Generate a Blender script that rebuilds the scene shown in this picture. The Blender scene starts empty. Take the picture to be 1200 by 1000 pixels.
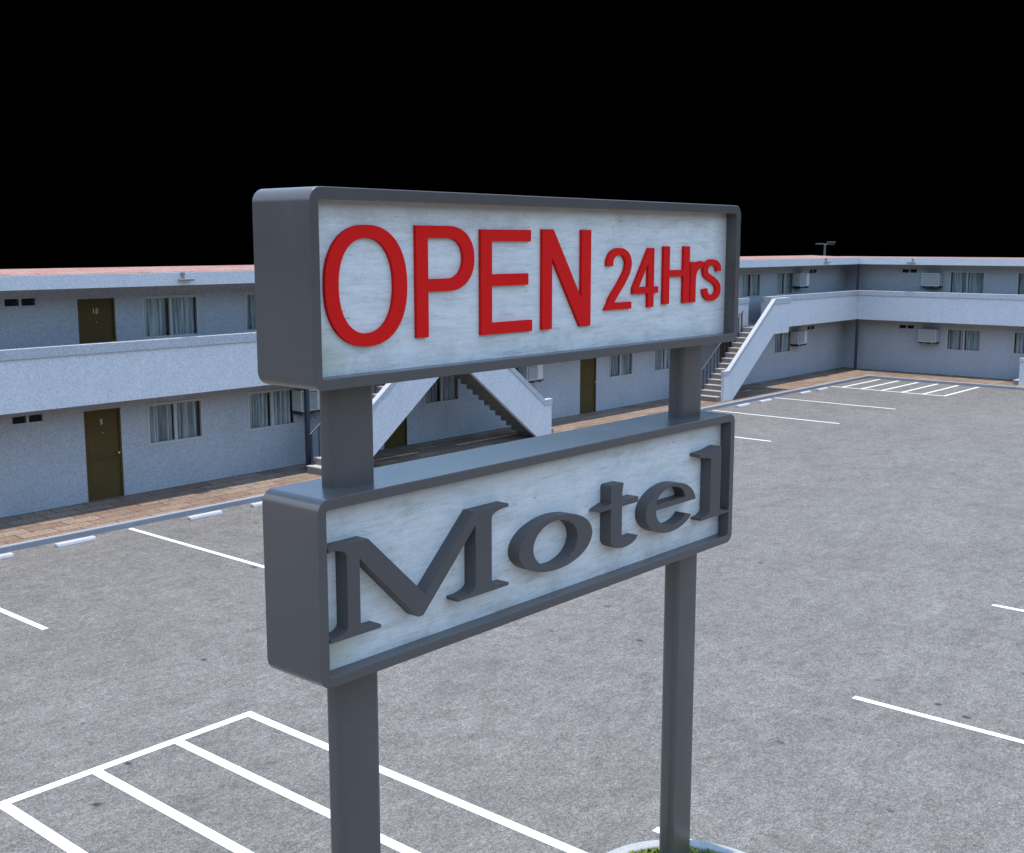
import bpy, math, random
from mathutils import Vector
random.seed(7)
C = bpy.context.scene.collection
S = bpy.context.scene
H = 5.95

# ------------------------------------------------------------------ helpers
class MB:
    def __init__(s): s.v=[]; s.f=[]
    def quad(s,*p):
        n=len(s.v); s.v+= [tuple(q) for q in p]; s.f.append(tuple(range(n,n+len(p))))
    def box(s,x0,x1,y0,y1,z0,z1):
        if x0>x1:x0,x1=x1,x0
        if y0>y1:y0,y1=y1,y0
        n=len(s.v)
        s.v+=[(x0,y0,z0),(x1,y0,z0),(x1,y1,z0),(x0,y1,z0),(x0,y0,z1),(x1,y0,z1),(x1,y1,z1),(x0,y1,z1)]
        s.f+=[(n+a,n+b,n+c,n+d) for a,b,c,d in((3,2,1,0),(4,5,6,7),(0,1,5,4),(1,2,6,5),(2,3,7,6),(3,0,4,7))]
    def prism(s,pts,tr,w0,w1):
        """pts: 2-d outline; tr(a,b,w)->xyz"""
        n=len(s.v); k=len(pts)
        s.v+=[tr(a,b,w0) for a,b in pts]+[tr(a,b,w1) for a,b in pts]
        s.f.append(tuple(range(n+k-1,n-1,-1))); s.f.append(tuple(range(n+k,n+2*k)))
        for i in range(k):
            j=(i+1)%k; s.f.append((n+i,n+j,n+k+j,n+k+i))
    def tube(s,p,q,r,seg=8):
        p=Vector(p);q=Vector(q);d=(q-p).normalized()
        a=d.orthogonal().normalized(); b=d.cross(a)
        n=len(s.v)
        for c in(p,q):
            for i in range(seg):
                t=2*math.pi*i/seg; s.v.append(tuple(c+a*math.cos(t)*r+b*math.sin(t)*r))
        for i in range(seg):
            j=(i+1)%seg; s.f.append((n+i,n+j,n+seg+j,n+seg+i))
        s.f.append(tuple(range(n+seg-1,n-1,-1))); s.f.append(tuple(range(n+seg,n+2*seg)))
    def build(s,name,mat,parent=None,bevel=0,smooth=False,segs=2):
        me=bpy.data.meshes.new(name); me.from_pydata(s.v,[],s.f); me.validate()
        import bmesh
        bm=bmesh.new(); bm.from_mesh(me); bmesh.ops.recalc_face_normals(bm,faces=bm.faces); bm.to_mesh(me); bm.free()
        o=bpy.data.objects.new(name,me); C.objects.link(o)
        for m in (mat if isinstance(mat,(list,tuple)) else [mat]): me.materials.append(m)
        if bevel:
            b=o.modifiers.new('bevel','BEVEL'); b.width=bevel; b.segments=segs; b.limit_method='ANGLE'; b.angle_limit=math.radians(40)
        if smooth:
            for p in me.polygons: p.use_smooth=True
            me.set_sharp_from_angle(angle=math.radians(35))
        if parent: o.parent=parent; o.matrix_parent_inverse.identity(); o.location=-Vector(wloc(parent))
        return o
def wloc(o):
    l=Vector(o.location)
    while o.parent: o=o.parent; l+=Vector(o.location)
    return l
def thing(name,label,cat,loc=(0,0,0),group=None):
    o=bpy.data.objects.new(name,None); C.objects.link(o); o.location=loc; o.empty_display_size=.2
    o['label']=label; o['category']=cat
    if group:o['group']=group
    return o
def tag(o,label,cat,group=None,kind=None):
    o['label']=label;o['category']=cat
    if group:o['group']=group
    if kind:o['kind']=kind
    return o
def struct(o,group=None,label=None,cat=None):
    o['kind']='structure'
    if group:o['group']=group
    if label:o['label']=label
    if cat:o['category']=cat
    return o

# ------------------------------------------------------------------ materials
class NT:
    def __init__(s,name):
        s.m=bpy.data.materials.new(name); s.m.use_nodes=True; s.t=s.m.node_tree; s.b=s.t.nodes['Principled BSDF']; s.o=s.t.nodes['Material Output']
        s.co=s.t.nodes.new('ShaderNodeTexCoord')
    def n(s,ty,**kw):
        x=s.t.nodes.new(ty)
        for k,v in kw.items():
            if k in x.inputs: x.inputs[k].default_value=v
            else: setattr(x,k,v)
        return x
    def l(s,a,b): s.t.links.new(a,b)
    def noise(s,scale,detail=4,rough=.55,stretch=None,src='Object'):
        t=s.n('ShaderNodeTexNoise',Scale=scale,Detail=detail,Roughness=rough)
        if stretch:
            m=s.n('ShaderNodeMapping'); m.inputs['Scale'].default_value=stretch
            s.l(s.co.outputs[src],m.inputs['Vector']); s.l(m.outputs[0],t.inputs['Vector'])
        else: s.l(s.co.outputs[src],t.inputs['Vector'])
        return t.outputs['Fac']
    def ramp(s,fac,stops):
        r=s.n('ShaderNodeValToRGB'); e=r.color_ramp.elements
        while len(e)<len(stops): e.new(.5)
        for k,(p,c) in zip(e,stops): k.position=p; k.color=(*c,1) if len(c)==3 else c
        s.l(fac,r.inputs['Fac']); return r.outputs['Color']
    def mix(s,fac,a,b,mode='MIX'):
        m=s.n('ShaderNodeMix'); m.data_type='RGBA'; m.blend_type=mode
        for v,i in((fac,0),(a,6),(b,7)):
            if isinstance(v,(int,float)): m.inputs[i].default_value=v
            elif isinstance(v,tuple): m.inputs[i].default_value=(*v,1)
            else: s.l(v,m.inputs[i])
        return m.outputs[2]
    def bump(s,h,strength,dist=.01):
        b=s.n('ShaderNodeBump',Strength=strength,Distance=dist); s.l(h,b.inputs['Height']); s.l(b.outputs[0],s.b.inputs['Normal'])
    def col(s,c):
        if isinstance(c,tuple): s.b.inputs['Base Color'].default_value=(*c,1)
        else: s.l(c,s.b.inputs['Base Color'])
    def set(s,rough=.8,metal=0,spec=.5):
        s.b.inputs['Roughness'].default_value=rough; s.b.inputs['Metallic'].default_value=metal; s.b.inputs['Specular IOR Level'].default_value=spec
        return s.m
g=lambda v:(v,v,v)
def stucco(name,base,dirt=.5,grain=.22):
    t=NT(name)
    big=t.noise(.7,5,.6); fine=t.noise(21,3,.85); vf=t.noise(46,2,.85)
    c=t.mix(t.ramp(big,[(.35,g(0)),(.7,g(1))]),tuple(v*(1-.12*dirt) for v in base),base)
    c=t.mix(1.0,c,t.ramp(fine,[(.3,g(1-grain)),(.7,g(1+grain*.5))]),'MULTIPLY')
    c=t.mix(1.0,c,t.ramp(vf,[(.3,g(1-grain)),(.7,g(1+grain*.5))]),'MULTIPLY')
    st=t.noise(1.5,5,.65,(1.6,1.6,.22))
    c=t.mix(t.ramp(st,[(.52,g(0)),(.75,g(.28*dirt))]),c,(.35,.32,.27))
    t.col(c); t.bump(vf,.5,.02); return t.set(.9,0,.2)
M={}
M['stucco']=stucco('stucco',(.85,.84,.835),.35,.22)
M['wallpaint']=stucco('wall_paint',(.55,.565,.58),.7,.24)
M['cap']=stucco('cap_paint',(.64,.64,.65),.5,.25)
M['soffit']=stucco('soffit_paint',(.50,.49,.47),.6,.12)
def asphalt():
    t=NT('asphalt')
    big=t.noise(.35,6,.6); mid=t.noise(1.5,7,.7,(1.25,1.5,1)); fine=t.noise(24,3,.85); vf=t.noise(60,2,.85); mg=t.noise(9,4,.8); m2=t.noise(3.5,4,.7,(1,1.6,1)); m3=t.noise(.9,5,.7)
    c=t.ramp(mid,[(.34,(.132,.122,.110)),(.5,(.186,.174,.157)),(.66,(.218,.205,.186))])
    c=t.mix(.5,c,t.ramp(big,[(.3,(.160,.150,.137)),(.7,(.212,.200,.182))]))
    c=t.mix(1.0,c,t.ramp(fine,[(.36,g(.66)),(.64,g(1.34))]),'MULTIPLY')
    c=t.mix(1.0,c,t.ramp(vf,[(.38,g(.60)),(.62,g(1.40))]),'MULTIPLY')
    c=t.mix(1.0,c,t.ramp(mg,[(.36,g(.80)),(.64,g(1.18))]),'MULTIPLY'); c=t.mix(1.0,c,t.ramp(m2,[(.36,g(.90)),(.64,g(1.09))]),'MULTIPLY'); c=t.mix(1.0,c,t.ramp(m3,[(.38,g(.93)),(.60,g(1.04))]),'MULTIPLY')
    v=t.n('ShaderNodeTexVoronoi',Scale=1.9); mp=t.n('ShaderNodeMapping'); mp.inputs['Scale'].default_value=(1,.75,1); t.l(t.co.outputs['Object'],mp.inputs[0]); t.l(mp.outputs[0],v.inputs['Vector'])
    wob=t.noise(9,3,.6)
    a=t.n('ShaderNodeMath',operation='MULTIPLY_ADD'); t.l(wob,a.inputs[0]); a.inputs[1].default_value=.12; t.l(v.outputs['Distance'],a.inputs[2])
    sel=t.n('ShaderNodeMath',operation='GREATER_THAN'); t.l(v.outputs['Color'],sel.inputs[0]); sel.inputs[1].default_value=.62
    sp=t.ramp(a.outputs[0],[(.095,g(.9)),(.175,g(0))])
    m=t.mix(1.0,sp,sel.outputs[0],'MULTIPLY')
    c=t.mix(m,c,(.04,.04,.043))
    t.col(c); t.bump(fine,.6,.01); return t.set(.9,0,.15)
M['asphalt']=asphalt()
def paint():
    t=NT('line_paint'); n=t.noise(9,5,.7); f=t.noise(60,3,.8)
    c=t.mix(t.ramp(n,[(.56,g(0)),(.70,g(.6))]),(.80,.80,.78),(.50,.45,.34))
    c=t.mix(1.0,c,t.ramp(f,[(.2,g(.9)),(.5,g(1))]),'MULTIPLY'); t.col(c); return t.set(.75)
M['paint']=paint()
def pavers():
    t=NT('sandstone_pavers')
    b=t.n('ShaderNodeTexBrick',Scale=1.0); b.offset=.5
    b.inputs['Color1'].default_value=(.21,.13,.09,1); b.inputs['Color2'].default_value=(.31,.225,.165,1); b.inputs['Mortar'].default_value=(.07,.05,.04,1)
    b.inputs['Mortar Size'].default_value=.016; b.inputs['Brick Width'].default_value=.80; b.inputs['Row Height'].default_value=.41; b.inputs['Bias'].default_value=0
    m=t.n('ShaderNodeMapping'); m.inputs['Location'].default_value=(.3,.26,0); t.l(t.co.outputs['Object'],m.inputs[0]); t.l(m.outputs[0],b.inputs['Vector'])
    f=t.noise(15,5,.9); bg=t.noise(1.4,4,.6)
    c=t.mix(1.0,b.outputs['Color'],t.ramp(f,[(.34,g(.42)),(.66,g(1.6))]),'MULTIPLY')
    c=t.mix(t.ramp(bg,[(.4,g(0)),(.75,g(.5))]),c,(.27,.225,.175))
    t.col(c); t.bump(f,.4,.01); return t.set(.88,0,.2)
M['pavers']=pavers()
def concrete(name,base,s=1):
    t=NT(name); a=t.noise(3*s,5,.6); f=t.noise(38,3,.8)
    c=t.mix(a,tuple(v*.82 for v in base),tuple(min(1,v*1.12) for v in base))
    c=t.mix(1.0,c,t.ramp(f,[(.25,g(.78)),(.7,g(1.12))]),'MULTIPLY'); t.col(c); t.bump(f,.4,.006); return t.set(.88,0,.25)
M['concrete']=concrete('kerb_concrete',(.36,.37,.39)); M['stopcon']=concrete('wheel_stop_concrete',(.56,.56,.56)); M['whitecon']=concrete('white_concrete',(.42,.42,.41),2.5); M['shaded_step']=concrete('shaded_step_concrete',(.31,.27,.245)); M['sunlit_tread']=concrete('sunlit_tread_concrete',(.52,.50,.47))  # stair risers darker, treads paler: shade and sun put into the colour
def gravel():
    t=NT('roof_gravel'); f=t.noise(14,4,.85); a=t.noise(2,4,.6)
    c=t.ramp(f,[(.32,(.17,.06,.042)),(.5,(.33,.125,.09)),(.70,(.58,.42,.35))]); c=t.mix(t.ramp(a,[(.4,g(0)),(.7,g(.5))]),c,(.42,.34,.28)); t.col(c); return t.set(.9)
M['gravel']=gravel()
def steel(name,base,rough=.28,lo=.0):
    t=NT(name); n=t.noise(2.5,5,.6); f=t.noise(30,3,.7)
    t.col(t.mix(n,tuple(v*.9 for v in base),tuple(v*1.08 for v in base)))
    r=t.n('ShaderNodeMapRange'); r.inputs['To Min'].default_value=rough-.04; r.inputs['To Max'].default_value=rough+.08; t.l(n,r.inputs[0]); m=t.set(rough,0,.6); t.l(r.outputs[0],t.b.inputs['Roughness'])
    return m
M['steel']=steel('grey_painted_steel',(.119,.102,.091),.24)
M['letter_grey']=steel('grey_letter_paint',(.108,.093,.083),.5)
M['post']=steel('dark_post_metal',(.035,.04,.055),.5)
def red():
    t=NT('red_letter_plastic'); n=t.noise(5,4,.6); t.col(t.mix(n,(.90,.012,.009),(.98,.016,.011))); return t.set(.65,0,.12)
M['red']=red()
def panel():
    t=NT('weathered_sign_panel')
    s1=t.noise(2.2,7,.68,(1,1,4.5)); s2=t.noise(9,8,.8,(.5,1,4.5)); sp=t.noise(12,3,.55,(.8,1,2.8)); fine=t.noise(60,3,.7)
    c=t.ramp(s1,[(.28,(.55,.53,.45)),(.45,(.85,.825,.765)),(.66,(1.0,.95,.865))])
    c=t.mix(.45,c,t.ramp(s2,[(.34,(.52,.48,.38)),(.52,(.93,.885,.80)),(.66,(1.0,.95,.87))]))
    c=t.mix(1.0,c,t.ramp(fine,[(.25,g(.93)),(.7,g(1.04))]),'MULTIPLY')
    c=t.mix(t.ramp(sp,[(.67,g(0)),(.75,g(.6))]),c,(.30,.30,.22))
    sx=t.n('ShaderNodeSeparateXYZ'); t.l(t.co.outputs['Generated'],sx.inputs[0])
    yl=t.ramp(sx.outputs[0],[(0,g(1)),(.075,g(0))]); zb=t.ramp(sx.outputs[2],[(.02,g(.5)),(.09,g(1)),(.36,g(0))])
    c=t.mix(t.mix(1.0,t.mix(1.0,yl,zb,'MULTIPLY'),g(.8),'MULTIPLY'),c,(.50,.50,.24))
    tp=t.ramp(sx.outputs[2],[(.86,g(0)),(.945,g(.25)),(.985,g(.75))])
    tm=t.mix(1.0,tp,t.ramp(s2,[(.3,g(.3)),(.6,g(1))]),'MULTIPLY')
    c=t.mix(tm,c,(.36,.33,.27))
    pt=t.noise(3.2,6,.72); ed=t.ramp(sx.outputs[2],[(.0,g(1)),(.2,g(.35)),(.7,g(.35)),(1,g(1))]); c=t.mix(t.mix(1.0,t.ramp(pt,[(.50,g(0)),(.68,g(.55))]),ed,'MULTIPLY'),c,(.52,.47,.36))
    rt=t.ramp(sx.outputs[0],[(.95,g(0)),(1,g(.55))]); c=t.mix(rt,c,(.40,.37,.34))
    t.col(c); return t.set(.6,0,.3)
M['panel']=panel()
def door():
    t=NT('brown_door_paint'); n=t.noise(3,5,.6,(4,4,.6)); t.col(t.mix(n,(.088,.056,.020),(.128,.082,.030))); return t.set(.75,0,.1)
M['door']=door()
def plain(name,c,rough=.6,metal=0):
    t=NT(name); n=t.noise(6,4,.6); t.col(t.mix(n,tuple(v*.85 for v in c),tuple(min(1,v*1.1) for v in c))); return t.set(rough,metal,.3)
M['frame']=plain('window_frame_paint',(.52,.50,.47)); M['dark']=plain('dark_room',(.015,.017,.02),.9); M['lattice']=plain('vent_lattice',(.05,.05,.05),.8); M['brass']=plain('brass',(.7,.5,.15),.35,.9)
M['digit']=plain('digit_paint',(.62,.56,.48)); M['acgrille']=plain('ac_grille',(.52,.52,.49)); M['accase']=plain('ac_casing',(.70,.69,.65)); M['lamp']=plain('lamp_metal',(.30,.29,.29))
M['lampglass']=plain('lamp_glass',(.35,.37,.4),.15); M['soil']=plain('planter_soil',(.13,.15,.035),.95); M['lamppost']=plain('galvanised',(.16,.16,.16),.7)
def curtain():
    t=NT('curtain_cloth'); n=t.noise(6,3,.6,(1,1,.05)); n2=t.noise(16,3,.7,(1,1,.03))
    c=t.ramp(n,[(.3,(.22,.23,.235)),(.6,(.62,.62,.60))]); c=t.mix(1.0,c,t.ramp(n2,[(.38,g(.35)),(.58,g(1.15))]),'MULTIPLY'); t.col(c); return t.set(.85)  # vertical streaks paint the dark of the folds into the cloth colour
M['curtain']=curtain()
def glass():
    t=NT('window_glass'); tr=t.n('ShaderNodeBsdfTransparent'); tr.inputs[0].default_value=(.86,.92,.93,1); gl=t.n('ShaderNodeBsdfGlossy',Roughness=.03)
    fr=t.n('ShaderNodeLayerWeight',Blend=.5); pw=t.n('ShaderNodeMath',operation='POWER'); t.l(fr.outputs['Facing'],pw.inputs[0]); pw.inputs[1].default_value=5; ad=t.n('ShaderNodeMath',operation='MULTIPLY_ADD'); t.l(pw.outputs[0],ad.inputs[0]); ad.inputs[1].default_value=.9; ad.inputs[2].default_value=.04; mx=t.n('ShaderNodeMixShader'); t.l(ad.outputs[0],mx.inputs[0]); t.l(tr.outputs[0],mx.inputs[1]); t.l(gl.outputs[0],mx.inputs[2]); t.l(mx.outputs[0],t.o.inputs[0]); return t.m
M['glass']=glass()
def leaf():
    t=NT('grass_blades'); n=t.noise(9,3,.6); t.col(t.ramp(n,[(.3,(.07,.12,.02)),(.5,(.17,.22,.03)),(.7,(.38,.38,.07))])); return t.set(.7,0,.2)
M['leaf']=leaf()

# ------------------------------------------------------------------ setting
XW,YW,XP,YP,XK,YK=52.3,24.4,51.4,23.4,49.7,21.95
X0,Y0=1.6,-1.2              # far ends of the two wings
ZK=.12; ZF=2.66; ZS=2.48; ZC=3.58; ZT=3.80; ZE=4.99; ZR=5.285
m=MB(); m.quad((-120,-120,0),(190,-120,0),(190,190,0),(-120,190,0)); struct(m.build('parking_lot_ground',M['asphalt']))
m=MB()
m.prism([(X0-1,YK+.105),(XK+.105,YK+.105),(XK+.105,Y0-1),(XW+.05,Y0-1),(XW+.05,YW+.05),(X0-1,YW+.05)],lambda a,b,w:(a,b,w),-.05,ZK-.004); struct(m.build('walkway',M['pavers']))
m=MB(); m.prism([(X0-1,YK),(XK,YK),(XK,Y0-1),(XK+.11,Y0-1),(XK+.11,YK+.11),(X0-1,YK+.11)],lambda a,b,w:(a,b,w),-.05,ZK+.004); struct(m.build('kerb',M['concrete'],bevel=.02))

def line(name,x0,x1,y0,y1,z=.004,skew=0):
    m=MB(); m.quad((x0,y0,z),(x1,y0,z),(x1+skew,y1,z),(x0+skew,y1,z)); return m
LW=.055
for x in (4.15,8.57,13.0,17.6,22.25,26.9,31.72,36.38,40.95):
    struct(line('l',x-LW,x+LW,17.0,21.86).build('parking_line',M['paint']),group='parking bay lines by the walkway')
for x in (9.5,14.18,19.48,24.6,29.8,35.0):
    struct(line('l',x-LW,x+LW,.6,6.26).build('parking_line',M['paint']),group='parking bay lines in the open lot')
m=MB(); xa=45.78
m.quad((xa-.06,17.0,.004),(xa+.06,17.0,.004),(xa+.06,21.86,.004),(xa-.06,21.86,.004))
for i in range(6):
    y=17.06+i*.86; m.quad((xa+.06,y-.06,.0045),(XK-.12+.6*0,y-.06,.0045),(XK-.12,y+.06,.0045),(xa+.06,y+.06,.0045))
struct(m.build('hatched_marking',M['paint']))
m=MB(); m.quad((4.2,11.8,.004),(8.67,11.8,.004),(8.67,11.93,.004),(4.2,11.93,.004))
for i in range(5):
    x=8.60-i*1.075; w=.065
    m.quad((x-w,6.3,.004),(x+w,6.3,.004),(x+w,11.797,.004),(x-w,11.797,.004))
struct(m.build('hatched_marking',M['paint']))

# ------------------------------------------------------------------ motel building
B=thing('motel_building','long two storey white stucco motel with brown doors, balconies and outside stairs','building',(27,25,0))
LEFT=lambda u,w,z:(u,YW+w,z)          # u = X, w = depth behind the wall face
RIGHT=lambda u,w,z:(XW+w,u,z)         # u = Y
def facade(tr,u0,u1,floors):
    """floors: list of (z0,z1,[rects]) ; rects (a,b,c,d,depth)"""
    m=MB()
    for z0,z1,rects in floors:
        us=sorted(set([u0,u1]+[r[0] for r in rects]+[r[1] for r in rects])); zs=sorted(set([z0,z1]+[r[2] for r in rects]+[r[3] for r in rects]))
        for a,b in zip(us,us[1:]):
            for c,d in zip(zs,zs[1:]):
                cu,cz=(a+b)/2,(c+d)/2
                if any(r[0]<cu<r[1] and r[2]<cz<r[3] for r in rects): continue
                m.quad(tr(a,0,c),tr(b,0,c),tr(b,0,d),tr(a,0,d))
        for a,b,c,d,e in rects:
            m.quad(tr(a,0,c),tr(a,e,c),tr(a,e,d),tr(a,0,d)); m.quad(tr(b,0,c),tr(b,e,c),tr(b,e,d),tr(b,0,d))
            m.quad(tr(a,0,c),tr(b,0,c),tr(b,e,c),tr(a,e,c)); m.quad(tr(a,0,d),tr(b,0,d),tr(b,e,d),tr(a,e,d))
    return m
def tbox(m,tr,a,b,w0,w1,c,d):
    p=[tr(a,w0,c),tr(b,w1,d)]; m.box(p[0][0],p[1][0],p[0][1],p[1][1],c,d)
doorsL=[4.34+9.17*k for k in range(5)]; doorsR=[13.02,13.02-9.17]
unitsL=[(x,1) for x in doorsL]; unitsR=[(13.53,1),(13.53-9.17,1)]
def unit_rects(units):
    out={0:[],1:[]}; info=[]
    for x,s in units:
        for fl in(0,1):
            zo=2.52*fl+.0
            def R(a,b,c,d,e,kind,x=x,s=s,zo=zo,fl=fl):
                p,q=sorted((x+s*a,x+s*b)); out[fl].append((p,q,c+zo,d+zo,e)); info.append((kind,p,q,c+zo,d+zo,fl,x))
            zb=ZK if fl==0 else ZF-2.52
            R(0,.90,zb-.02 if fl==0 else zb,2.19,.07,'door'); R(1.62,3.12,1.22,2.18,.12,'window'); R(4.5,6.0,1.22,2.18,.12,'window')
            R(7.52,7.83,2.10,2.25,.1,'vent'); R(7.89,8.20,2.10,2.25,.1,'vent')
    return out,info
# digits as strokes
def digit_polys(ch):
    R={'5':[(0,.8,.7,1),(0,.45,.2,.8),(.2,.45,.7,.62),(.5,.15,.7,.45),(0,0,.7,.15)],
       '1':[(.25,0,.45,1)],'2':[(0,.85,.7,1),(.5,.55,.7,.85),(0,.42,.7,.55),(0,.15,.2,.42),(0,0,.7,.15)]}
    return R[ch]
def number(txt,tr,uc,zc,h,parent,flip=1):
    m=MB(); w=h*.75*len(txt); u=uc-w/2
    for ch in txt:
        for a,b,c,d in digit_polys(ch): tbox(m,tr,u+a*h*.7,u+c*h*.7,.028,.034,zc+b*h,zc+d*h)
        u+=h*.72
    return m.build('room_number',M['digit'],parent)
for tr,units,u0,u1 in((LEFT,unitsL,X0,XW),(RIGHT,unitsR,Y0,YW)):
    rc,info=unit_rects(units)
    fl0=[r for r in rc[0] if u0<r[0] and r[1]<u1]; fl1=[r for r in rc[1] if u0<r[0] and r[1]<u1]
    m=facade(tr,u0,u1,[(0,ZF-.09,fl0),(ZF-.09,ZE,fl1)])
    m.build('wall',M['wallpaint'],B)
    for kind,a,b,c,d,fl,x in info:
        if a<u0 or b>u1: continue
        if kind=='door':
            m=MB(); tbox(m,tr,a+.045,b-.045,.035,.07,c+.01,d-.045)
            # mid rail with two grooves
            zmid=c+1.06; tbox(m,tr,a+.045,b-.045,.024,.035,zmid,zmid+.02); tbox(m,tr,a+.045,b-.045,.008,.035,zmid-.12,zmid-.08)
            tbox(m,tr,a+.045,a+.12,.029,.035,c+.01,zmid-.11); tbox(m,tr,b-.12,b-.045,.029,.035,c+.01,zmid-.11)
            dd=m.build('door',M['door'],B)
            m=MB(); tbox(m,tr,a,a+.045,-.012,.07,c+.005,d); tbox(m,tr,b-.045,b,-.012,.07,c+.005,d); tbox(m,tr,a+.045,b-.045,-.012,.07,d-.045,d); m.build('door_frame',M['door'],dd)
            m=MB(); hu=(b-.10) if tr is LEFT else (a+.10); m.tube(tr(hu,.03,c+1.06),tr(hu,-.05,c+1.06),.03,10); m.build('door_knob',M['brass'],dd)
            m=MB(); m.tube(tr((a+b)/2,.03,d-.53),tr((a+b)/2,.02,d-.53),.012,8); m.build('peephole',M['brass'],dd)
            if tr is LEFT and abs(x-13.51)<.1: number('12' if fl else '5',tr,(a+b)/2,d-.335,.115,dd)
        elif kind=='window':
            m=MB(); t=.04
            tbox(m,tr,a-.03,a+t,-.012,.06,c-.03,d+.03); tbox(m,tr,b-t,b+.03,-.012,.06,c-.03,d+.03)
            tbox(m,tr,a+t,b-t,-.012,.06,c-.03,c+t); tbox(m,tr,a+t,b-t,-.012,.06,d-t,d+.03)
            mc=(a+b)/2; tbox(m,tr,mc-.04,mc+.04,-.004,.06,c+t,d-t)
            w=m.build('window',M['frame'],B,bevel=.006,segs=1)
            m=MB(); m.quad(tr(a+t,.045,c+t),tr(b-t,.045,c+t),tr(b-t,.045,d-t),tr(a+t,.045,d-t)); m.build('pane',M['glass'],w)
            rnd=random.Random(int(a*37+c*11))
            m=MB()
            for p0,p1 in((a+t,mc-.04),(mc+.04,b-t)):
                gp=rnd.uniform(.02,.05); q0,q1=(p0,p1-gp) if tr is LEFT else (p0+gp*rnd.choice((0,1)),p1-.02)
                n=70
                ph=rnd.uniform(0,6); fq=rnd.uniform(58,70)
                pts=[]
                for i in range(n+1):
                    u=q0+(q1-q0)*i/n; pts.append((u,.088+.022*math.sin(u*fq+ph)+.016*math.sin(u*fq*.43+ph*2)))
                for (ua,wa),(ub,wb) in zip(pts,pts[1:]):
                    m.quad(tr(ua,wa,c+.0),tr(ub,wb,c+.0),tr(ub,wb,d),tr(ua,wa,d))
            m.build('curtain',M['curtain'],w,smooth=True)
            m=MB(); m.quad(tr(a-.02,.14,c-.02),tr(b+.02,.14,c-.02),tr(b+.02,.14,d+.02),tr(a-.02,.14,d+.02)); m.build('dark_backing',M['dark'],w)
        elif kind=='vent':
            m=MB(); n=5
            for i in range(1,n): 
                u=a+(b-a)*i/n; tbox(m,tr,u-.006,u+.006,.02,.05,c,d)
            for i in range(1,3):
                z=c+(d-c)*i/3; tbox(m,tr,a,b,.025,.045,z-.006,z+.006)
            v=m.build('vent',M['lattice'],B)
            m=MB(); m.quad(tr(a-.01,.098,c-.01),tr(b+.01,.098,c-.01),tr(b+.01,.098,d+.01),tr(a-.01,.098,d+.01)); m.build('vent_backing',M['dark'],v)
# other outside walls
m=MB(); m.box(X0-.02,XW+9,YW+8.4,YW+8.6,0,ZE-.02); m.box(X0-.02,X0+.2,YW+.15,YW+8.4,0,ZE-.02); m.box(XW+8.8,XW+9,Y0,YW+8.4,0,ZE-.02); m.box(XW+.15,XW+8.8,Y0-.02,Y0+.2,0,ZE-.02)
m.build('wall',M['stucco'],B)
ex=lambda a,b,w:(a,b,w)
# upper walkway slab, its outer parapet with openings at the landings
m=MB(); m.prism([(X0,YP+.13),(XP+.13,YP+.13),(XP+.13,Y0),(XW-.003,Y0),(XW-.003,YW-.003),(X0,YW-.003)],ex,ZS+.01,ZF); m.build('balcony_floor',M['soffit'],B)
def parapet(tr2,segs):
    m=MB(); c=MB()
    for a,b in segs:
        p,q=tr2(a,0,0),tr2(b,.12,0); m.box(p[0],q[0],p[1],q[1],ZS,ZC)
        p,q=tr2(a,-.04,0),tr2(b,.145,0); c.box(p[0],q[0],p[1],q[1],ZC,ZT)
    o=m.build('parapet',M['stucco'],B); c.build('parapet_cap',M['cap'],o,bevel=.012,segs=2)
PL=lambda u,w,z:(u,YP+w,z); PR=lambda u,w,z:(XP+w,u,z)
parapet(PL,[(X0,22.95),(24.0,41.45),(42.66,XP+.12)])
parapet(PR,[(Y0,10.85),(11.95,YP+.0)])
# strips of slab under the openings
for q in((22.95,24.0,YP,YP+.13),(41.45,42.66,YP,YP+.13),(XP,XP+.13,10.85,11.95)):
    m=MB(); m.box(*q,ZS,ZF-.002); m.build('floor_edge',M['stucco'],B)
# roof
m=MB(); m.prism([(X0-.3,YP+.03),(XP+.03,YP+.03),(XP+.03,Y0-.3),(XW+2.8,Y0-.3),(XW+2.8,YW+1.5),(X0-.3,YW+1.5)],ex,ZE,ZR)
roof=m.build('roof',M['stucco'],B)
m=MB(); m.prism([(XP+.13,YP+.13),(XP+.13,Y0-.2),(XW+2.7,Y0-.2),(XW+2.7,YW+1.4),(XP+.13,YW+1.4)],ex,ZR-.01,ZR+.012)
m.prism([(YP+.13,ZR-.01),(YP+.13,ZR+.012),(YW+1.45,ZR+.085),(YW+1.45,ZR-.01)],lambda a,b,w:(w,a,b),X0-.2,XP+.128); m.build('roof_gravel',M['gravel'],roof)
m=MB(); m.prism([(X0-.3,YW+1.5),(XW+2.8,YW+1.5),(XW+2.8,Y0-.3),(XW+9.2,Y0-.3),(XW+9.2,YW+8.8),(X0-.3,YW+8.8)],ex,ZE-.1,ZE+.05); m.build('rear_roof',M['gravel'],roof)
# posts
m=MB(); m.box(19.19,19.29,YP+.14,YP+.24,ZK-.01,ZS+.005); m.build('post',M['post'],B)
m=MB(); m.box(XP-.01,XP+.07,YP-.03-.05,YP+.03,ZK-.01,ZS+.01); m.build('post',M['post'],B)
m=MB(); m.box(XP+.0,XP+.08,YP+.0,YP+.08,ZT-.01,ZE+.01); m.build('post',M['post'],B)

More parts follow.
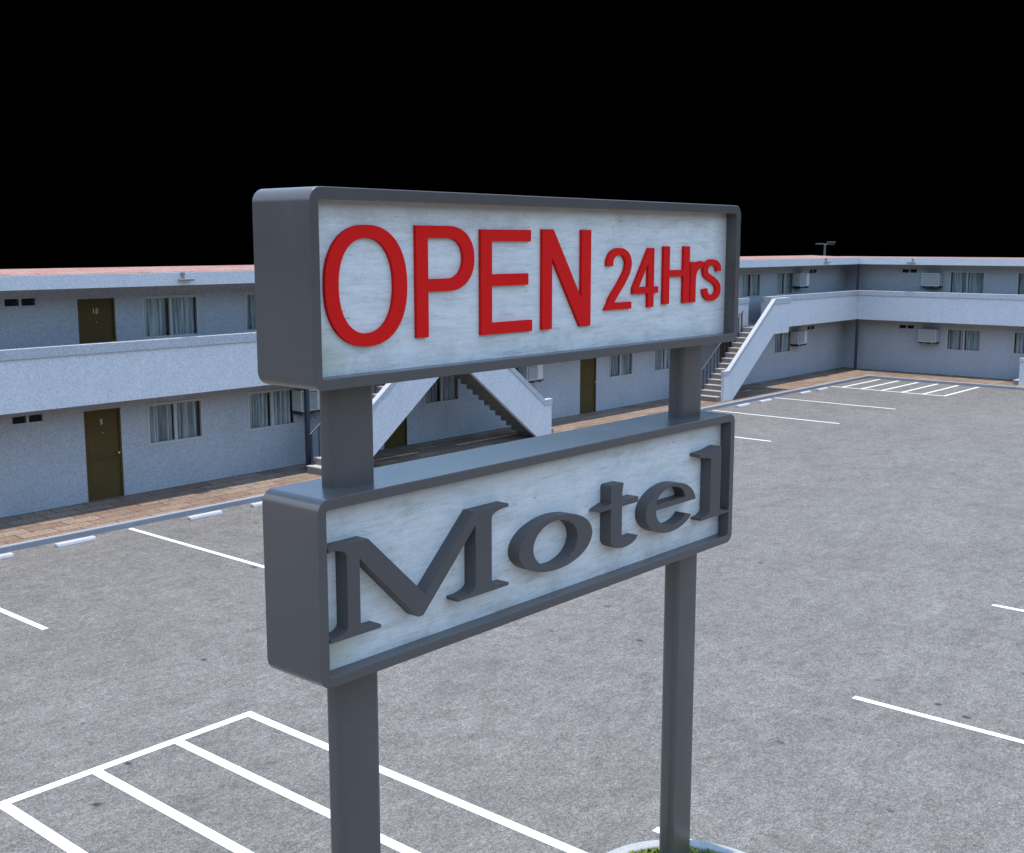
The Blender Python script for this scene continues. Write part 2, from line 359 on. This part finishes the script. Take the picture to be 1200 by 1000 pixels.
# ------------------------------------------------------------------ stairs
RISE=(ZF-ZK)/14; RUN=.25
def stairs(tr,endwall=True,landing=True,lx=4.9,slab=None):
    """tr(u,v,z): u along, v outwards from the balcony face"""
    def pbox(m,a,b,v0,v1,c,d):
        p=tr(a,v0,c);q=tr(b,v1,d); m.box(p[0],q[0],p[1],q[1],c,d)
    OF=.70; prof=[(0,ZK-.02)]
    for i in range(14):
        prof.append((i*RUN,ZK+(i+1)*RISE))
        if i<13: prof.append(((i+1)*RUN,ZK+(i+1)*RISE))
    prof.append((13*RUN+OF,ZF))
    low=[]
    for i in range(13,0,-1):
        low.append((i*RUN+OF,ZK+(i)*RISE-.04)); low.append(((i-1)*RUN+OF,ZK+(i)*RISE-.04))
    low=[p for p in low if p[1]>ZK+.05]
    prof+=low+[(low[-1][0],ZK-.02)]
    # prism needs clean outline
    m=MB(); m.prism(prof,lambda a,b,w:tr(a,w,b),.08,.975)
    st=m.build('staircase',M['shaded_step'],B)
    m=MB(); 
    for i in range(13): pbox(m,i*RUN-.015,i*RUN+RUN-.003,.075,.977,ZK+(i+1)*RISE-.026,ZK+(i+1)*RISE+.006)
    m.build('step_tread',M['sunlit_tread'],st)  # paler slabs over the steps carry a painted sunlit tone
    m=MB(); a0=.25
    m.prism([(a0,ZK-.02),(a0,1.07),(a0+.33,1.07),(a0+3.7,ZC+.03),(a0+3.7,ZS-.05),(a0+.62,ZK-.02)],lambda a,b,w:tr(a,w,b),.98,1.10)
    sw=m.build('side_wall',M['stucco'],st)
    m=MB(); m.prism([(a0-.02,1.07),(a0-.02,1.26),(a0+.33,1.26),(a0+3.72,ZT+.0),(a0+3.72,ZC+.03),(a0+.33,1.07)],lambda a,b,w:tr(a,w,b),.955,1.125)
    m.build('side_wall_cap',M['cap'],st,bevel=.012)
    m=MB(); v=.12
    for i in range(13):
        u=i*RUN+.14; z=ZK+(i+1)*RISE
        m.tube(tr(u,v,z-.01),tr(u,v,z+.80),.018 if i not in(0,12) else .028,6)
    m.tube(tr(.10,v,ZK+RISE+.80),tr(.22+12*RUN,v,ZK+13*RISE+.84),.026,8)
    m.build('railing',M['post'],st)
    if landing:
        m=MB(); pbox(m,13*RUN+OF+.002,slab or lx,0,.98,ZS-.03,ZF-.002); m.build('landing',M['shaded_step'],st)
        m=MB(); pbox(m,a0+3.703,lx,.98,1.10,ZS-.06,ZC)
        if endwall: pbox(m,lx-.12,lx,0,.98,ZS-.06,ZC)
        m.build('landing_parapet',M['stucco'],st)
        m=MB(); pbox(m,a0+3.72,lx+.02,.955,1.125,ZC,ZT)
        if endwall: pbox(m,lx-.14,lx+.02,0,.955,ZC,ZT)
        m.build('parapet_cap',M['cap'],st)
stairs(lambda u,v,z:(37.6+u,YP-v,z),True,True,5.15)
stairs(lambda u,v,z:(18.97+u,YP-v,z),False,True,5.02,5.52)
stairs(lambda u,v,z:(27.94-u,YP-v,z),False,False)
stairs(lambda u,v,z:(XP-v,15.95-u,z),True,True,5.1)

# ------------------------------------------------------------------ wall air conditioners
def aircon(tr,u,z,label,side):
    p=tr(u,0,z); t=thing('air_conditioner',label,'air conditioner',p,'wall air conditioners')
    w=.80;h=.56;dp=-.40
    m=MB(); tbox(m,tr,u-w/2,u+w/2,dp,.0,z,z+h); m.build('casing',M['accase'],t,bevel=.015)
    s0,s1=(u-w/2+.04,u+.12) if side>0 else (u-w/2+.04,u+w/2-.04)
    m=MB(); n=11
    for i in range(n):
        zz=z+.05+i*(h-.1)/n; tbox(m,tr,s0,s1,dp-.02,dp+.002,zz,zz+.028)
    m.build('grille',M['acgrille'],t)
    m=MB(); tbox(m,tr,s0-.01,s1+.01,dp-.004,dp+.001,z+.04,z+h-.04); m.build('grille_backing',M['post'],t)
    m=MB(); tbox(m,tr,u-w/2-.03,u+w/2+.03,dp,-.005,z-.045,z-.003)
    for uu in(u-w/2+.06,u,u+w/2-.06): tbox(m,tr,uu-.018,uu+.018,-.36,-.005,z-.09,z-.045)
    m.build('bracket',M['post'],t)
aircon(LEFT,19.80,1.58,'pale grey air conditioner on the ground floor wall behind the dark post','1' and 1)
aircon(LEFT,28.95,1.58,'pale grey air conditioner above the foot of the right hand paired stair',1)
aircon(LEFT,47.35,1.56,'pale grey air conditioner low on the wall just right of the far single stair',1)
aircon(LEFT,47.35,4.08,'pale grey air conditioner on the upper wall above the far single stair landing',1)
aircon(RIGHT,20.27,1.56,'pale grey air conditioner on the ground floor wall of the far right wing',-1)
aircon(RIGHT,20.27,4.05,'pale grey air conditioner on the upper floor wall of the far right wing',-1)
# floodlights on the fascia
def flood(p,d,label):
    t=thing('floodlight',label,'floodlight',p,'floodlights on the roof edge'); x,y,z=p
    def bb(m,a0,a1,b0,b1,c0,c1):
        if d=='L': m.box(x+a0,x+a1,y-b0,y-b1,z+c0,z+c1)
        else: m.box(x-b0,x-b1,y+a0,y+a1,z+c0,z+c1)
    m=MB(); bb(m,-.08,.0,.0,.07,.03,.10); m.build('mounting_box',M['lamp'],t,bevel=.01)
    m=MB(); bb(m,-.17,.20,.03,.16,-.09,-.05); bb(m,-.06,-.02,.04,.08,-.05,.03); m.build('lamp_shade',M['lamp'],t,bevel=.012)
    m=MB(); bb(m,-.15,.18,.045,.145,-.102,-.092); m.build('lens',M['lampglass'],t)
flood((15.62,YP+.03,5.19),'L','small grey floodlight on the roof edge above the upstairs window left of the sign')
flood((48.1,YP+.03,5.19),'L','small grey floodlight on the roof edge left of the inner corner')
flood((XP+.03,20.95,5.16),'R','small grey floodlight on the roof edge of the far right wing')

# ------------------------------------------------------------------ wheel stops
wl={9.9:'pale wheel stop cut by the left picture edge, in front of room 5',
    11.62:'pale wheel stop at the kerb in front of room 5, near its door',
    14.68:'pale wheel stop just right of the white bay line near room 5',
    16.35:'pale wheel stop at the kerb beside the left end of the motel sign',
    38.05:'pale wheel stop at the foot of the far single stair',
    39.72:'pale wheel stop just right of the foot of the far single stair',
    42.95:'pale wheel stop near the sunlit walkway beyond the far stair, left of its pair',
    44.45:'pale wheel stop beside the far hatched marking'}
for x,lab in wl.items():
    m=MB(); w=.42
    m.prism([(x-w,-.095),(x-w+.05,-.10),(x+w-.05,-.10),(x+w,-.095),(x+w,.0),(x+w-.05,.06),(x-w+.05,.06),(x-w,.0)][:0] or [(21.50,-.005),(21.53,.075),(21.64,.075),(21.67,-.005)],lambda a,b,q:(q,a,b),x-w,x+w)
    o=m.build('wheel_stop',M['stopcon'],bevel=.025,segs=3); tag(o,lab,'wheel stop','wheel stops along the kerb')

# ------------------------------------------------------------------ lamp post beyond the building
t=thing('street_lamp','slim grey double headed lamp post rising behind the roof near the inner corner','lamp post',(66.3,32.4,0))
m=MB(); m.tube((66.3,32.4,0),(66.3,32.4,5.86),.06,10); m.build('pole',M['lamppost'],t)
d=Vector((.757*1.0,-.653,0))
c=Vector((66.3,32.4,5.87)); a=c-d*.52; b=c+d*.60
m=MB(); m.tube(a,b,.03,8); m.build('crossbar',M['lamppost'],t)
for q,dz in((a+d*.2,-.01),(b-d*.2,.09)):
    m=MB(); n=Vector((-d.y,d.x,0))
    pts=[q-d*.24-n*.12,q+d*.24-n*.12,q+d*.24+n*.12,q-d*.24+n*.12]
    m.v=[(p.x,p.y,5.88+dz) for p in pts]+[(p.x,p.y,5.93+dz) for p in pts]; m.f=[(3,2,1,0),(4,5,6,7),(0,1,5,4),(1,2,6,5),(2,3,7,6),(3,0,4,7)]
    m.build('lamp_head',M['lamppost'],t,bevel=.01)

# ------------------------------------------------------------------ the sign
SG=thing('motel_sign','tall grey steel roadside sign on two posts with two lettered boxes','sign',(6.8,5.565,0))
def rrect(x0,x1,z0,z1,r,seg=8):
    out=[]
    for cx,cz,a in((x1-r,z1-r,0),(x0+r,z1-r,90),(x0+r,z0+r,180),(x1-r,z0+r,270)):
        for i in range(seg+1):
            t=math.radians(a+90*i/seg); out.append((cx+r*math.cos(t),cz+r*math.sin(t)))
    return out
def ring(m,outer,inner,y0,y1):
    k=len(outer); n=len(m.v)
    for pts,y in((outer,y0),(inner,y0),(outer,y1),(inner,y1)): m.v+=[(a,y,b) for a,b in pts]
    for i in range(k):
        j=(i+1)%k; o0,i0,o1,i1=n,n+k,n+2*k,n+3*k
        m.f+=[(o0+i,o0+j,i0+j,i0+i),(o1+i,i1+i,i1+j,o1+j),(o0+i,o1+i,o1+j,o0+j),(i0+i,i0+j,i1+j,i1+i)]
BX0,BX1,BY0,BY1=4.38,9.21,5.30,5.83
boxes=[]
for z0,z1 in((5.09,6.27),(3.26,4.44)):
    m=MB(); ring(m,rrect(BX0,BX1,z0,z1,.085),rrect(BX0+.068,BX1-.068,z0+.068,z1-.068,.018),BY0,BY1)
    o=m.build('sign_box',M['steel'],SG,smooth=True,bevel=.004,segs=2); boxes.append(o)
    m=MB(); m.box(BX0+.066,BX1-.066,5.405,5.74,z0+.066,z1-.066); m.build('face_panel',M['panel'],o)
for x0 in(4.68,8.61):
    m=MB(); m.prism(rrect(x0,x0+.355,5.49,5.645,.05),lambda a,b,w:(a,b,w),-.05,5.11); m.build('pole',M['steel'],SG,smooth=True)

def glyph(name,splines,y0,y1,mat,parent,bev=0):
    cu=bpy.data.curves.new(name,'CURVE'); cu.dimensions='2D'; cu.fill_mode='BOTH'; cu.extrude=abs(y1-y0)/2-bev
    if bev: cu.bevel_depth=bev; cu.bevel_resolution=1; cu.offset=-bev
    for pts in splines:
        s=cu.splines.new('POLY'); s.points.add(len(pts)-1); s.use_cyclic_u=True
        for p,(a,b) in zip(s.points,pts): p.co=(a,b,0,1)
    tmp=bpy.data.objects.new('tmp',cu); C.objects.link(tmp)
    dg=bpy.context.evaluated_depsgraph_get(); me=bpy.data.meshes.new_from_object(tmp.evaluated_get(dg)); bpy.data.objects.remove(tmp); bpy.data.curves.remove(cu)
    me.name=name
    for v in me.vertices: v.co=Vector((v.co.x,(y0+y1)/2-v.co.z,v.co.y))
    o=bpy.data.objects.new(name,me); C.objects.link(o); me.materials.clear(); me.materials.append(mat)
    import bmesh
    bm=bmesh.new(); bm.from_mesh(me); bmesh.ops.remove_doubles(bm,verts=bm.verts,dist=.0005); bmesh.ops.recalc_face_normals(bm,faces=bm.faces); bm.to_mesh(me); bm.free()
    for p in me.polygons: p.use_smooth=True
    me.set_sharp_from_angle(angle=math.radians(28))
    o.parent=parent; o.location=-wloc(parent); return o
def ell(cx,cz,rx,rz,a0=0,a1=360,n=48,p=2.0):
    out=[]
    cl=abs(a1-a0)>=359.9
    for i in range(n if cl else n+1):
        t=math.radians(a0+(a1-a0)*i/n); c,s=math.cos(t),math.sin(t)
        out.append((cx+rx*math.copysign(abs(c)**(2/p),c),cz+rz*math.copysign(abs(s)**(2/p),s)))
    return out
def smoothpath(pts,k=5):
    out=[]
    n=len(pts)
    for i in range(n-1):
        p0=pts[max(i-1,0)];p1=pts[i];p2=pts[i+1];p3=pts[min(i+2,n-1)]
        for j in range(k):
            t=j/k
            out.append(tuple(.5*((2*p1[q])+(-p0[q]+p2[q])*t+(2*p0[q]-5*p1[q]+4*p2[q]-p3[q])*t*t+(-p0[q]+3*p1[q]-3*p2[q]+p3[q])*t**3) for q in(0,1)))
    out.append(pts[-1]); return out
def ribbon(path,w):
    L=[];R=[]
    n=len(path)
    for i,p in enumerate(path):
        d0=Vector(path[i])-Vector(path[i-1]) if i>0 else None; d1=Vector(path[i+1])-Vector(path[i]) if i<n-1 else None
        if d0 is None: d0=d1
        if d1 is None: d1=d0
        d0=d0.normalized(); d1=d1.normalized(); t=(d0+d1).normalized(); nn=Vector((-t.y,t.x)); c=max(.35,nn.dot(Vector((-d0.y,d0.x))))
        o=nn*(w/2/c); L.append((p[0]+o.x,p[1]+o.y)); R.append((p[0]-o.x,p[1]-o.y))
    return L+R[::-1]
UP,LO=boxes; yr0,yr1=5.380,5.4045
def redl(sp): glyph('letter',sp,yr0,yr1,M['red'],UP)
redl([ell(4.885,5.690,.337,.369,p=2.25),ell(4.881,5.690,.2265,.289,p=2.25)])
redl([[(5.303,5.346),(5.41,5.346),(5.41,5.638)]+[(5.60,5.638)]+ell(5.60,5.849,.25,.211,-90,90,20,2.2)[1:]+[(5.303,6.06)],
      [(5.41,5.719)]+[(5.41,5.98)]+[(5.60,5.98)]+ell(5.60,5.8495,.142,.1305,90,-90,16,2.2)[1:]])
redl([[(5.915,5.328),(6.455,5.328),(6.455,5.408),(6.026,5.408),(6.026,5.658),(6.412,5.658),(6.412,5.738),(6.026,5.738),(6.026,5.960),(6.44,5.960),(6.44,6.040),(5.915,6.040)]])
redl([[(6.568,5.330),(6.68,5.330),(6.68,5.845),(7.018,5.330),(7.145,5.330),(7.145,6.046),(7.03,6.046),(7.03,5.541),(6.695,6.046),(6.568,6.046)]])
p2=smoothpath([(.029,.336),(.033,.385),(.055,.424),(.085,.443),(.112,.447),(.145,.441),(.176,.416),(.192,.38),(.195,.345),(.186,.30),(.166,.255),(.122,.182),(.082,.125),(.052,.078),(.037,.040)],4)+[(.030,.0265),(.223,.0265)]
redl([[(7.345+a*1.5,5.437+b) for a,b in ribbon(p2,.054)]])
redl([[(7.91,5.437),(7.992,5.437),(7.992,5.549),(8.056,5.549),(8.056,5.602),(7.992,5.602),(7.992,5.910),(7.912,5.910),(7.70,5.597),(7.70,5.549),(7.91,5.549)],[(7.782,5.602),(7.91,5.602),(7.91,5.79)]])
redl([[(8.130,5.452),(8.219,5.452),(8.219,5.673),(8.430,5.673),(8.430,5.452),(8.523,5.452),(8.523,5.922),(8.430,5.922),(8.430,5.728),(8.219,5.728),(8.219,5.922),(8.130,5.922)]])
redl([[(8.540,5.451),(8.625,5.451),(8.625,5.64),(8.634,5.69),(8.655,5.722),(8.69,5.738),(8.733,5.736),(8.740,5.797),(8.69,5.797),(8.65,5.785),(8.622,5.76),(8.620,5.792),(8.540,5.792)]])
ps=smoothpath([(.171,.255),(.166,.293),(.14,.321),(.10,.331),(.06,.322),(.034,.295),(.027,.262),(.036,.229),(.068,.204),(.115,.178),(.15,.150),(.170,.110),(.164,.065),(.137,.035),(.10,.025),(.06,.035),(.034,.063),(.026,.106)],4)
redl([[(8.738+a*1.5,5.453+b) for a,b in ribbon(ps,.052)]])
ym0,ym1=5.297,5.4045
def gl(sp,n=0): glyph('letter',sp,ym0,ym1-n,M['letter_grey'],LO)
def serif(cx,cz,dx,dz,k=5):
    # bracket curve from the stem (cx,cz+dz) to serif tip side (cx+dx,cz)
    out=[]
    for i in range(k+1):
        t=i/k*math.pi/2; out.append((cx+dx*(1-math.cos(t)),cz+dz*(1-math.sin(t))))
    return out
b0=3.545; sf=.022; br=.05
M_=[(4.455,4.14),(4.775,4.14),(5.266,3.672),(5.745,4.14),(6.10,4.14),(6.10,4.118)]
M_+=serif(5.922,4.116,.15,-br)[::-1]
M_+=serif(5.922,b0+sf,.15,br)
M_+=[(6.10,b0+sf),(6.10,b0),(5.575,b0),(5.575,b0+sf)]
M_+=serif(5.757,b0+sf,-.15,br)[::-1]
M_+=[(5.757,4.045),(5.245,3.533),(5.20,3.533),(4.70,4.03)]
M_+=serif(4.70,b0+sf,.14,br)
M_+=[(4.87,b0+sf),(4.87,b0),(4.455,b0),(4.455,b0+sf+.004)]
M_+=serif(4.598,b0+sf,-.12,br)[::-1]+serif(4.598,4.116,-.12,-br)+[(4.455,4.110)]
gl([M_])
gl([ell(6.65,3.747,.436,.206),ell(6.638,3.747,.263,.170)])
gl([[(7.328,4.055),(7.345,4.07),(7.494,4.07),(7.478,4.0),(7.476,3.927),(7.70,3.927),(7.70,3.882),(7.476,3.882),(7.476,3.64),(7.49,3.612),(7.53,3.600),(7.60,3.598),(7.655,3.600),(7.705,3.605),(7.675,3.578),(7.626,3.556),(7.56,3.542),(7.48,3.541),(7.41,3.552),(7.358,3.577),(7.330,3.615),(7.328,3.882),(7.173,3.882),(7.205,3.900),(7.328,3.927)]])
e_=[(8.568,3.760)]+ell(8.190,3.747,.380,.205,4,318,50)[0:]+[(8.512,3.628)]+[(8.45,3.608)]
# outer arc end near lower right tail; inner lower counter back to the bar
e_=[(8.568,3.762)]+ell(8.19,3.747,.38,.206,6,322,48)+[(8.500,3.640)]
inner=ell(8.215,3.747,.253,.150,-35,-184,20)
e_+=[(a,b) for a,b in inner if b<3.755]+[(7.962,3.762)]
gl([e_,[(7.966,3.808),(8.400,3.808)]+ell(8.182,3.808,.217,.118,0,180,20)[1:-1]],.0)
l_=[(8.665,b0),(9.136,b0),(9.136,b0+sf)]+serif(8.980,b0+sf,.12,br)[::-1]+[(8.982,4.17),(8.93,4.17),(8.80,4.150),(8.628,4.140),(8.628,4.118)]+serif(8.812,4.10,-.13,-.03)[::-1]+serif(8.812,b0+sf,-.12,br)+[(8.665,b0+sf)]
gl([l_],.002)

# ------------------------------------------------------------------ planter at the foot of the sign
PCY=5.21
def stadium(r,x0=5.0,x1=8.46,seg=28):
    out=[(x1+r*math.cos(math.radians(-90+180*i/seg)),PCY+r*math.sin(math.radians(-90+180*i/seg))) for i in range(seg+1)]
    out+=[(x0+r*math.cos(math.radians(90+180*i/seg)),PCY+r*math.sin(math.radians(90+180*i/seg))) for i in range(seg+1)]
    return out
PT=thing('planter','low kerbed planter with grass around the sign posts','planter',(6.7,PCY,0))
m=MB(); o=stadium(1.0); i_=stadium(.865); k=len(o)
for pts,z in((o,-.01),(i_,-.01),(o,.15),(i_,.15)): m.v+=[(a,b,z) for a,b in pts]
for i in range(k):
    j=(i+1)%k; m.f+=[(i,j,2*k+j,2*k+i),(k+i,3*k+i,3*k+j,k+j),(2*k+i,2*k+j,3*k+j,3*k+i),(i,k+i,k+j,j)]
m.build('planter_kerb',M['whitecon'],PT,bevel=.015,smooth=True)
m=MB(); m.prism(stadium(.87),ex,0,.10); m.build('soil',M['soil'],PT)
m=MB()
for _ in range(9000):
    if random.random()<.45: x=random.uniform(8.0,9.3)
    else: x=random.uniform(4.2,9.3)
    y=random.uniform(PCY-.85,PCY+.85)
    cx=min(max(x,5.0),8.43)
    if (x-cx)**2+(y-PCY)**2>.84**2: continue
    a=random.uniform(0,6.28); h=random.uniform(.015,.06); w=random.uniform(.012,.03); lx,ly=math.cos(a),math.sin(a); ln=random.uniform(.02,.09)
    t=random.uniform(0,6.28)
    m.quad((x-ly*w,y+lx*w,.112),(x+ly*w,y-lx*w,.112),(x+lx*ln*.6+ly*w*.8,y+ly*ln*.6-lx*w*.8,.115+h*.7),(x+lx*ln,y+ly*ln,.115+h),(x+lx*ln*.6-ly*w*.8,y+ly*ln*.6+lx*w*.8,.115+h*.7))
tag(m.build('grass',M['leaf']),'yellow green grass growing inside the planter under the sign','grass',kind='stuff')

# ------------------------------------------------------------------ light
W=bpy.data.worlds.new('World'); S.world=W; W.use_nodes=True; nt=W.node_tree; bg=nt.nodes['Background']
sky=nt.nodes.new('ShaderNodeTexSky'); sky.sky_type='NISHITA'; sky.sun_disc=False
EL,AZ=math.radians(88.2),math.radians(-78)     # nearly overhead, grazing the facades
sky.sun_elevation=EL; sky.sun_rotation=AZ
sky.air_density=1.0; sky.dust_density=.3; sky.ozone_density=2.0
tc=nt.nodes.new('ShaderNodeTexCoord'); sx=nt.nodes.new('ShaderNodeSeparateXYZ'); nt.links.new(tc.outputs['Generated'],sx.inputs[0])
mr=nt.nodes.new('ShaderNodeMapRange'); mr.interpolation_type='SMOOTHSTEP'; mr.inputs['From Min'].default_value=math.sin(math.radians(11.25)); mr.inputs['From Max'].default_value=math.sin(math.radians(12.2)); nt.links.new(sx.outputs[2],mr.inputs[0])
mx=nt.nodes.new('ShaderNodeMix'); mx.data_type='RGBA'; mx.blend_type='MULTIPLY'; mx.inputs[0].default_value=1; nt.links.new(sky.outputs[0],mx.inputs[6]); nt.links.new(mr.outputs[0],mx.inputs[7])
tn=nt.nodes.new('ShaderNodeMix'); tn.data_type='RGBA'; tn.blend_type='MULTIPLY'; tn.inputs[0].default_value=1; nt.links.new(mx.outputs[2],tn.inputs[6]); tn.inputs[7].default_value=(2.75,2.7,2.5,1)
nt.links.new(tn.outputs[2],bg.inputs[0]); bg.inputs[1].default_value=.15
sl=bpy.data.lights.new('sun','SUN'); sl.energy=4.1; sl.angle=math.radians(.53); sl.color=(1,.93,.84)
so=bpy.data.objects.new('sun',sl); C.objects.link(so)
dv=Vector((math.sin(AZ)*math.cos(EL),math.cos(AZ)*math.cos(EL),math.sin(EL)))
so.rotation_euler=dv.to_track_quat('Z','Y').to_euler(); so.location=(20,10,30)

# ------------------------------------------------------------------ camera
cam=bpy.data.cameras.new('camera'); co=bpy.data.objects.new('camera',cam); C.objects.link(co); S.camera=co
cam.sensor_fit='HORIZONTAL'; cam.sensor_width=36; cam.lens=36*1376.2/1200; cam.clip_start=.1; cam.clip_end=2000
co.location=(0,0,H); co.rotation_euler=(math.radians(90-8.8886),0,-math.radians(49.202))
S.view_settings.view_transform='Standard'; S.view_settings.look='None'; S.view_settings.exposure=0; S.view_settings.gamma=1

S.cycles.diffuse_bounces=1
